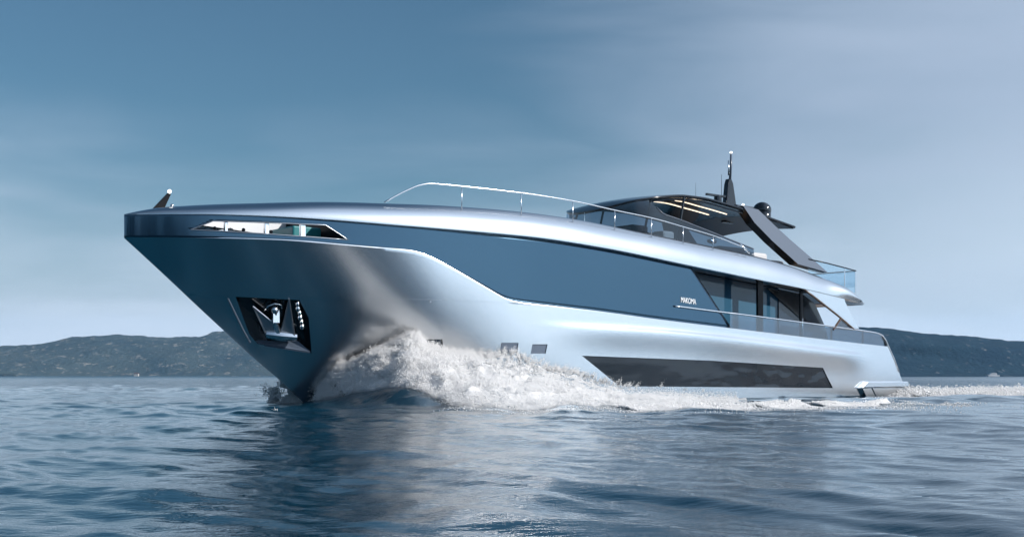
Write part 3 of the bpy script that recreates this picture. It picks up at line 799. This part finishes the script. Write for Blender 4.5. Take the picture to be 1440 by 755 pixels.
# hills across the bay
def hill(name, x0, x1, y0, depth, prof, material, label, seed):
    nx, ny = 300, 40
    xs = np.linspace(x0, x1, nx); vs = np.linspace(0, 1, ny)
    XX, VV = np.meshgrid(xs, vs, indexing='ij')
    top_ = np.interp(XX, [p[0] for p in prof], [p[1] for p in prof])
    prof_v = np.where(VV < .6, np.sin(VV/.6*math.pi/2)**.85, np.cos((VV-.6)/.4*math.pi/2)**.9)
    n_amp = fbm(XX*.006+seed, VV*4.0+seed, seed, 5, .55)
    ZZ = top_*prof_v*(1+.10*n_amp) + 1.6*fbm(XX*.05, VV*26, seed, 3)*prof_v - 2.0*(1-prof_v)
    YY = y0 + VV*depth + 60*fbm(XX*.003, VV*2, seed+2, 3)*(VV > 0.02)
    o = fast_mesh(name, np.stack([XX.ravel(), YY.ravel(), ZZ.ravel()], 1), grid_faces(nx, ny)[:, ::-1], material)
    o['kind'] = 'structure'; o['label'] = label
    return o
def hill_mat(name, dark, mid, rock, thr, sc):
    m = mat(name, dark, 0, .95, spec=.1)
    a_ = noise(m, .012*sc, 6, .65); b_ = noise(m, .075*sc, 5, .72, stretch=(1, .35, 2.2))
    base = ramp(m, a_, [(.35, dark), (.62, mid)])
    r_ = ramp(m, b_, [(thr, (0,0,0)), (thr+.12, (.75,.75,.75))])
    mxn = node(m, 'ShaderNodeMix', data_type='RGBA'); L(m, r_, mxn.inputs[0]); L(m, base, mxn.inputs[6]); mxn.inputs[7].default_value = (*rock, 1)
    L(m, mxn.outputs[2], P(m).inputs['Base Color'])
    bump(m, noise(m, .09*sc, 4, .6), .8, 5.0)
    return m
def HX(px, Y): return (px-720)/1660*Y
def HZ(py, Y): return .94+(528-py)/1660*Y
D1 = 2000.
prof = [(HX(p, D1+300), HZ(q, D1+300)) for p, q in ((-500,492),(-200,490),(0,487),(60,485),(100,478),(160,471),(200,468),(250,467),(300,467),(340,470),(420,478),(560,488),(760,500),(900,520))]
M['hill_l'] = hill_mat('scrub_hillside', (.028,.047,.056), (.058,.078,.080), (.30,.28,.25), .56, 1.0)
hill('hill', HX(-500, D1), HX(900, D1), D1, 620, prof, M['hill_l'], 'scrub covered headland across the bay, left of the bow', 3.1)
D2 = 1150.
prof = [(HX(p, D2+220), HZ(q, D2+220)) for p, q in ((700,512),(860,490),(1000,470),(1120,462),(1205,463),(1250,466),(1320,470),(1380,474),(1440,477),(1600,482),(2000,500))]
M['hill_r'] = hill_mat('shade_toned_hillside', (.004,.018,.036), (.009,.028,.046), (.22,.22,.22), .60, 1.4)  # the right headland's shade is put into this darker colour
hill('hill', HX(700, D2), HX(2000, D2), D2, 450, prof, M['hill_r'], 'headland across the bay, behind the stern, its shade put into the dark colour', 8.4)

# added wooded shore, unseen behind the viewer: gives the bow something dark to mirror
D3 = 520.
th_ = np.radians(np.linspace(146, 285, 160)); vv_ = np.linspace(0, 1, 24)
TH, VV = np.meshgrid(th_, vv_, indexing='ij')
ht_ = 105*np.interp(np.degrees(TH), [146, 162, 180, 235, 285], [0, .75, 1, 1, .1])*np.sin(VV*math.pi/2)**.9
ht_ = ht_*(1+.12*fbm(TH*14, VV*3, 4.0, 4)) - 2*(1-VV)
rr_ = D3 + VV*260 + 25*fbm(TH*20, VV*2, 1.0, 3)
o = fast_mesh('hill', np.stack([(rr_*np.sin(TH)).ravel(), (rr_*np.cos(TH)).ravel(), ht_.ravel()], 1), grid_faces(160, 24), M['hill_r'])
o['kind'] = 'structure'; o['label'] = 'added dark shore, unseen behind the viewer, for the bow to mirror'

# --- sea air between the camera and the far shore
hb = MB(); hb.box(-3800, 3800, -3800, 3800, -75, 180)
hz_m = bpy.data.materials.new('sea_haze'); hz_m.use_nodes = True; hz_m.node_tree.nodes.clear()
ho = node(hz_m, 'ShaderNodeOutputMaterial'); hv = node(hz_m, 'ShaderNodeVolumePrincipled')
hv.inputs['Color'].default_value = (.34,.66,1,1); hv.inputs['Density'].default_value = 1.1e-4; hv.inputs['Anisotropy'].default_value = .2
L(hz_m, hv.outputs['Volume'], ho.inputs['Volume'])
haze = hb.build('haze', hz_m, None); haze['kind'] = 'stuff'; haze['label'] = 'pale blue sea haze over the bay'

# --- foam and spray
m = M['foam'] = mat('foam', (.97,.97,.97), 0, .7, spec=.3)
nt_ = m.node_tree; tr_ = node(m, 'ShaderNodeBsdfTranslucent'); tr_.inputs['Color'].default_value = (.97,.97,.97,1)
ms_ = node(m, 'ShaderNodeMixShader'); ms_.inputs[0].default_value = .45
L(m, P(m).outputs[0], ms_.inputs[1]); L(m, tr_.outputs[0], ms_.inputs[2]); L(m, ms_.outputs[0], nt_.nodes['Material Output'].inputs['Surface'])
m = M['spray'] = mat('spray_droplets', (.82,.83,.84), 0, .6, spec=.3)

OCT_V = np.array([(1,0,0),(-1,0,0),(0,1,0),(0,-1,0),(0,0,1),(0,0,-1)], float)
OCT_F = np.array([(0,2,4),(2,1,4),(1,3,4),(3,0,4),(2,0,5),(1,2,5),(3,1,5),(0,3,5)])
TET_V = np.array([(1,1,1),(-1,-1,1),(-1,1,-1),(1,-1,-1)], float)*.75
TET_F = np.array([(0,1,2),(0,3,1),(0,2,3),(1,3,2)])
def rand_rot(n):
    q = rng.normal(size=(n, 4)); q /= np.linalg.norm(q, axis=1)[:, None]; w, x, y, z = q.T
    return np.stack([1-2*(y*y+z*z), 2*(x*y-z*w), 2*(x*z+y*w), 2*(x*y+z*w), 1-2*(x*x+z*z), 2*(y*z-x*w), 2*(x*z-y*w), 2*(y*z+x*w), 1-2*(x*x+y*y)], 1).reshape(n, 3, 3)
def drops(C, S, stretch=None):
    n = len(C); Rm = rand_rot(n)
    v = np.einsum('nij,kj->nki', Rm, OCT_V)*S[:, None, None]
    if stretch is not None: v += np.einsum('nki,ni->nk', v, stretch)[..., None]*stretch[:, None, :]
    v += C[:, None, :]
    f = (np.arange(n)*6)[:, None, None] + OCT_F[None]
    return v.reshape(-1, 3), f.reshape(-1, 3)

# table along the bow wave: top edge on the hull (s, t, z) and outer crest (X, Y, z)
TAB = [((6.26,.28,.25),(-6.56,38.88,.08)),((6.59,1.10,1.02),(-5.74,38.08,.22)),((7.05,1.66,1.40),(-4.95,37.35,.38)),((7.77,2.25,1.80),(-3.91,36.09,.50)),
       ((8.43,2.71,2.29),(-3.04,35.0,.56)),((9.06,2.80,1.78),(-2.45,34.4,.42)),((9.70,2.92,1.66),(-1.88,33.2,.10)),((10.58,3.15,1.72),(-1.15,32.4,.04)),((11.64,3.36,1.70),(-.38,32.2,.03)),
       ((13.35,3.60,1.40),(.78,32.5,.03)),((15.23,3.75,.88),(2.0,33.2,.03)),((17.3,3.82,.55),(3.27,33.92,.03)),((19.98,3.82,.42),(4.8,34.68,.03)),((24.0,3.82,.28),(6.95,34.6,.03))]
top_w = np.array([(*world_xy(a[0], a[1]+.05), a[2]) for a, b in TAB]); out_w = np.array([b for a, b in TAB])
uu = np.linspace(0, 1, len(TAB))
def sheet(u, v):
    u = np.asarray(u); v = np.asarray(v)
    t3 = np.stack([np.interp(u, uu, top_w[:, k]) for k in range(3)], -1); o3 = np.stack([np.interp(u, uu, out_w[:, k]) for k in range(3)], -1)
    p = t3*(1-v[..., None])+o3*v[..., None]
    p[..., 2] += .22*np.sin(np.pi*v)*np.interp(u, [0, .15, .45, .7, 1], [.1, .7, 1.0, .4, .0])
    return p
def lump(p, a):
    n = fbm(p[..., 0]*1.4, p[..., 1]*1.4, p[..., 2]*1.4, 4, .5)
    n2 = 1-np.abs(fbm(p[..., 0]*.8+4, p[..., 1]*.8, p[..., 2]*.8, 3))
    return a*.78*(n*.5+n2*.5-.4)
# solid-looking core of the bow wave
nu, nv = 420, 120
U, Vv = np.meshgrid(np.linspace(.05, 1, nu), np.linspace(0.02, 1, nv), indexing='ij')
Pm = sheet(U, Vv)
ampl = np.interp(U, [0, .2, .5, .75, 1], [.25, .5, .55, .30, .10])*np.minimum(1, (1-Vv)*5+.15)
Pm[..., 2] += lump(Pm, ampl) - .05
Pm[..., 0] += lump(Pm+31.7, ampl*.5); Pm[..., 1] += lump(Pm+57.1, ampl*.5)
Vc = Pm.reshape(-1, 3); Fc = grid_faces(nu, nv)
Fc = np.vstack([Fc[:, [0, 1, 2]], Fc[:, [0, 2, 3]]])
# ragged holes near the forward and outer edges
cen = Vc[Fc].mean(1); uF = U.ravel()[Fc].mean(1); vF = Vv.ravel()[Fc].mean(1)
dens = np.clip(np.interp(uF, [.05, .16, .30, 1], [.0, .55, 1.3, 1.25]), 0, 2) - np.interp(vF, [0, .06, .75, 1], [.45, 0, 0, .75]) - np.interp(uF, [.62, 1], [0, .55])*1.0 - np.interp(uF, [.42, .60], [0, 1.0])*np.interp(vF, [0, .30, .55], [1.1, .75, 0])
keep = dens + .55*fbm(cen[:, 0]*2.2, cen[:, 1]*2.2, cen[:, 2]*2.2, 4, .6) > .35
Fc = Fc[keep]
# droplets thrown off the sheet
def clump(p, k=3.0):
    return fbm(p[:, 0]*k, p[:, 1]*k, p[:, 2]*k, 4, .6)
def amp_uv(u, v): return np.interp(u, [0, .2, .5, .75, 1], [.25, .5, .55, .30, .10])*np.minimum(1, (1-v)*5+.15)
def cloud(n, u, v, spread, smin, smax, up=0., thr=-9.):
    p = sheet(u, v)
    p[:, 2] += lump(p, amp_uv(u, v))
    sp_ = spread if np.ndim(spread) else np.full(n, spread)
    keep_ = (clump(p) > thr) & (rng.random(n) > np.interp(u, [.42, .60], [0, 1])*np.interp(v, [0, .30, .6], [.93, .75, 0]))
    p += rng.normal(size=(n, 3))*sp_[:, None]*np.array([1, .7, 1.0])
    p[:, 2] += np.abs(rng.normal(size=n))*up*sp_
    s_ = smin*(smax/smin)**(rng.random(n)**2.2)
    k = (p[:, 2] > -.05) & keep_
    return p[k], s_[k]
def jets(n, m_, u, v, lmin, lmax, s0, s1):
    """fingers of water flung up and outwards, thinning into separate drops"""
    b = sheet(u, v); b[:, 2] += lump(b, amp_uv(u, v))
    ln = lmin*(lmax/lmin)**rng.random(n)
    out_ = np.array([_s, -_c, 0.0])                      # to port
    fwd = np.array([-_c, -_s, 0.0])
    d = out_[None]*(.35+.35*rng.random(n))[:, None] + np.array([0, 0, 1.])[None]*(.75+.5*rng.random(n))[:, None] + fwd[None]*rng.normal(.05, .35, n)[:, None]
    d /= np.linalg.norm(d, axis=1)[:, None]
    t = rng.random((n, m_))**1.25
    p = b[:, None, :] + d[:, None, :]*(ln[:, None]*t)[..., None]
    p[..., 2] -= .35*ln[:, None]*t**2
    p += rng.normal(size=p.shape)*(.012+.035*t)[..., None]
    s_ = (s1 + (s0-s1)*(1-t))*(.6+.7*rng.random((n, m_)))
    return p.reshape(-1, 3), s_.reshape(-1)
parts = []
n = 210000; u = rng.random(n)**.9; v = rng.random(n)
parts.append(cloud(n, u*.97+.02, v, np.interp(u, [0,.3,.6,1],[.07,.09,.07,.03]), .006, .021, .5, -.16))
n = 40000; u = np.clip(rng.beta(2.0, 3.2, n)*.95, 0.01, 1); v = np.abs(rng.normal(0, .10, n)); parts.append(cloud(n, u, np.clip(v, 0, 1), np.interp(u, [0,.3,.6,1],[.08,.12,.09,.04]), .005, .018, .6, .0))
n = 36000; u = rng.random(n)*.55; v = 1-np.abs(rng.normal(0, .14, n)); parts.append(cloud(n, u, np.clip(v, 0, 1), .09, .006, .024, .1, -.05))
n = 1300; parts.append(jets(n, 42, np.clip(rng.beta(1.8, 4.2, n), .02, 1), rng.random(n)*.75, .12, .42, .022, .006))
n = 700; parts.append(jets(n, 42, np.clip(rng.beta(2.2, 3.0, n), .02, 1), np.abs(rng.normal(0, .06, n)), .15, .50, .020, .005))
# sparse plume seen beyond the stem, thrown to the other side
n = 60000; u = .03 + .97*rng.random(n)**.9; w_ = rng.random(n)**.8
bx, by = 6.2 - .5*u + .15*rng.normal(size=n)*u, -(.02 + 1.55*u)
p0 = np.stack([*world_xy(bx, by), (.15 + .85*(1-.55*u))*(1-w_)], 1) + rng.normal(size=(n, 3))*(.03+.10*u)[:, None]
k = (clump(p0, 2.6) > -.30 + .5*u**2) & (p0[:, 2] > 0)
parts.append((p0[k], (.007+.015*rng.random(n)**2)[k]))
C = np.vstack([p for p, s in parts]); S_ = np.concatenate([s for p, s in parts])
Vd, Fd = drops(C, S_)
Vall = np.vstack([Vc, Vd]); Fall = np.vstack([Fc, Fd+len(Vc)])
o = fast_mesh('bow_spray', Vall, Fall, M['foam'])
o['kind'] = 'stuff'; o['label'] = 'white bow wave and flying spray thrown up along the silver hull'

# foam streak that peels off the bow wave towards the stern
def froth(name, label, path, width, n, zoff, core=True, smax=.05, hfun=None):
    pts = np.array(path); seg = np.hypot(*np.diff(pts[:, :2], axis=0).T); acc = np.concatenate([[0], np.cumsum(seg)])/seg.sum()
    u = rng.random(n); w = rng.normal(size=n)*np.where(rng.random(n) < .8, .38, .85)
    wid = np.interp(u, acc, width); x = np.interp(u, acc, pts[:, 0]); y = np.interp(u, acc, pts[:, 1])
    d = np.stack([np.gradient(np.interp(np.linspace(0, 1, 200), acc, pts[:, 0])), np.gradient(np.interp(np.linspace(0, 1, 200), acc, pts[:, 1]))], 1)
    d /= np.linalg.norm(d, axis=1)[:, None]; di = d[(u*199).astype(int)]
    x = x - di[:, 1]*w*wid; y = y + di[:, 0]*w*wid
    patch = fbm(x*.9, y*.9, 2.0, 4, .6) - np.abs(w)*.5
    k = (patch > -.50) & (rng.random(n) > .25)
    x, y, u, w, wid = x[k], y[k], u[k], w[k], wid[k]
    z = sea_h(x, y) + np.abs(rng.normal(size=len(x)))*zoff*np.exp(-(w/.5)**2) + zoff*.5*np.clip(fbm(x*1.3, y*1.3, 0., 3)+.4, 0, 2)*np.exp(-(w/.45)**2) + .01
    s_ = .012*(smax/.012)**(rng.random(len(x))**1.4)
    Vd, Fd = drops(np.stack([x, y, z], 1), s_)
    o = fast_mesh(name, Vd, Fd, M['foam']); o['kind'] = 'stuff'; o['label'] = label
    return o
froth('side_foam', 'white foam line curling away from the hull side towards the stern', [(3.2,33.8),(5,34.6),(7,34.4),(9,35.8),(11.2,37.0),(12.0,37.8)], [1.1,1.3,1.1,.8,.45,.1], 95000, .030, smax=.028)
froth('wake_foam', 'white churned wake stretching out behind the stern', [(*world_xy(36.6, .6), 0), (*world_xy(45, .5), 0), (*world_xy(60, 0), 0), (*world_xy(85, 0), 0), (*world_xy(120, 0), 0)], [2.8, 4.6, 6.5, 8.0, 9.0], 150000, .13, smax=.055)

froth('wake_foam', 'white foam of the quarter wave spreading right of the stern', [(17.8,55.0),(20.5,52.5),(26,51.0),(36,50.5),(50,52)], [1.6,4.0,6.0,7.0,8.0], 130000, .15, smax=.05)

froth('foam_flecks', 'loose flecks of foam drifting on the water outside the bow wave', [(-2.0,31.6),(1,31.2),(4,32.4),(8,33.4),(11.5,35.8),(15,40)], [1.6,2.6,3.0,2.8,2.4,1.0], 5200, .004, smax=.024)

# motorboat moored under the far shore
mbt = MB()
bY = 1060.
boat = bpy.data.objects.new('motorboat', None); col.objects.link(boat); boat.location = (HX(1395, bY), bY, 0.); boat.rotation_euler = (0, 0, R(8))
boat['label'] = 'tiny white motorboat lying under the dark shore, right of the stern'; boat['category'] = 'boat'
mbt.add([(-7,0,2.2),(-5,1.6,1.9),(6.5,1.9,1.5),(6.5,-1.9,1.5),(-5,-1.6,1.9),(-5,0,-.3),(-3.5,1.0,-.3),(6.3,1.4,-.3),(6.3,-1.4,-.3),(-3.5,-1.0,-.3)],
        [(0,1,2,3,4),(0,5,6,1),(1,6,7,2),(2,7,8,3),(3,8,9,4),(4,9,5,0),(5,9,8,7,6)])
mbt.build('hull', M['white'], boat)
mbt = MB(); mbt.prism([(-2.5,1.3,1.8),(-1.0,1.2,3.4),(3.5,1.2,3.4),(4.2,1.3,1.6)], (0,-2.5,0)); mbt.build('cabin', M['white'], boat)
mbt = MB(); mbt.prism([(-1.9,1.32,2.3),(-1.1,1.27,3.1),(3.2,1.27,3.1),(3.5,1.32,2.3)], (0,.02,0)); mbt.build('window', M['dark_glass'], boat)
M['stucco'] = mat('pale_stucco', (.42,.40,.37), 0, .8)
# little shore house
def house(px, Y0_, w, d, hgt, label, z0=1.0):
    e = bpy.data.objects.new('shore_house', None); col.objects.link(e); e.location = (HX(px, Y0_), Y0_, z0); e['label'] = label; e['category'] = 'house'
    b_ = MB(); b_.box(-w/2, w/2, -d/2, d/2, -1.5, hgt); b_.build('wall', M['stucco'], e)
    b_ = MB(); b_.prism([(-w/2-.4, d/2+.4, hgt), (-w/2-.4, 0, hgt+2.0), (-w/2-.4, -d/2-.4, hgt)], (w+.8, 0, 0)); b_.build('roof', M['brown'], e)
    for x in (-w/4, w/4):
        b_ = MB(); b_.box(x-.6, x+.6, d/2, d/2+.03, 1.2, 2.8); b_.build('window', M['dark_glass'], e)
house(192, 1985, 7, 6, 3.2, 'pale house at the water edge below the left headland')
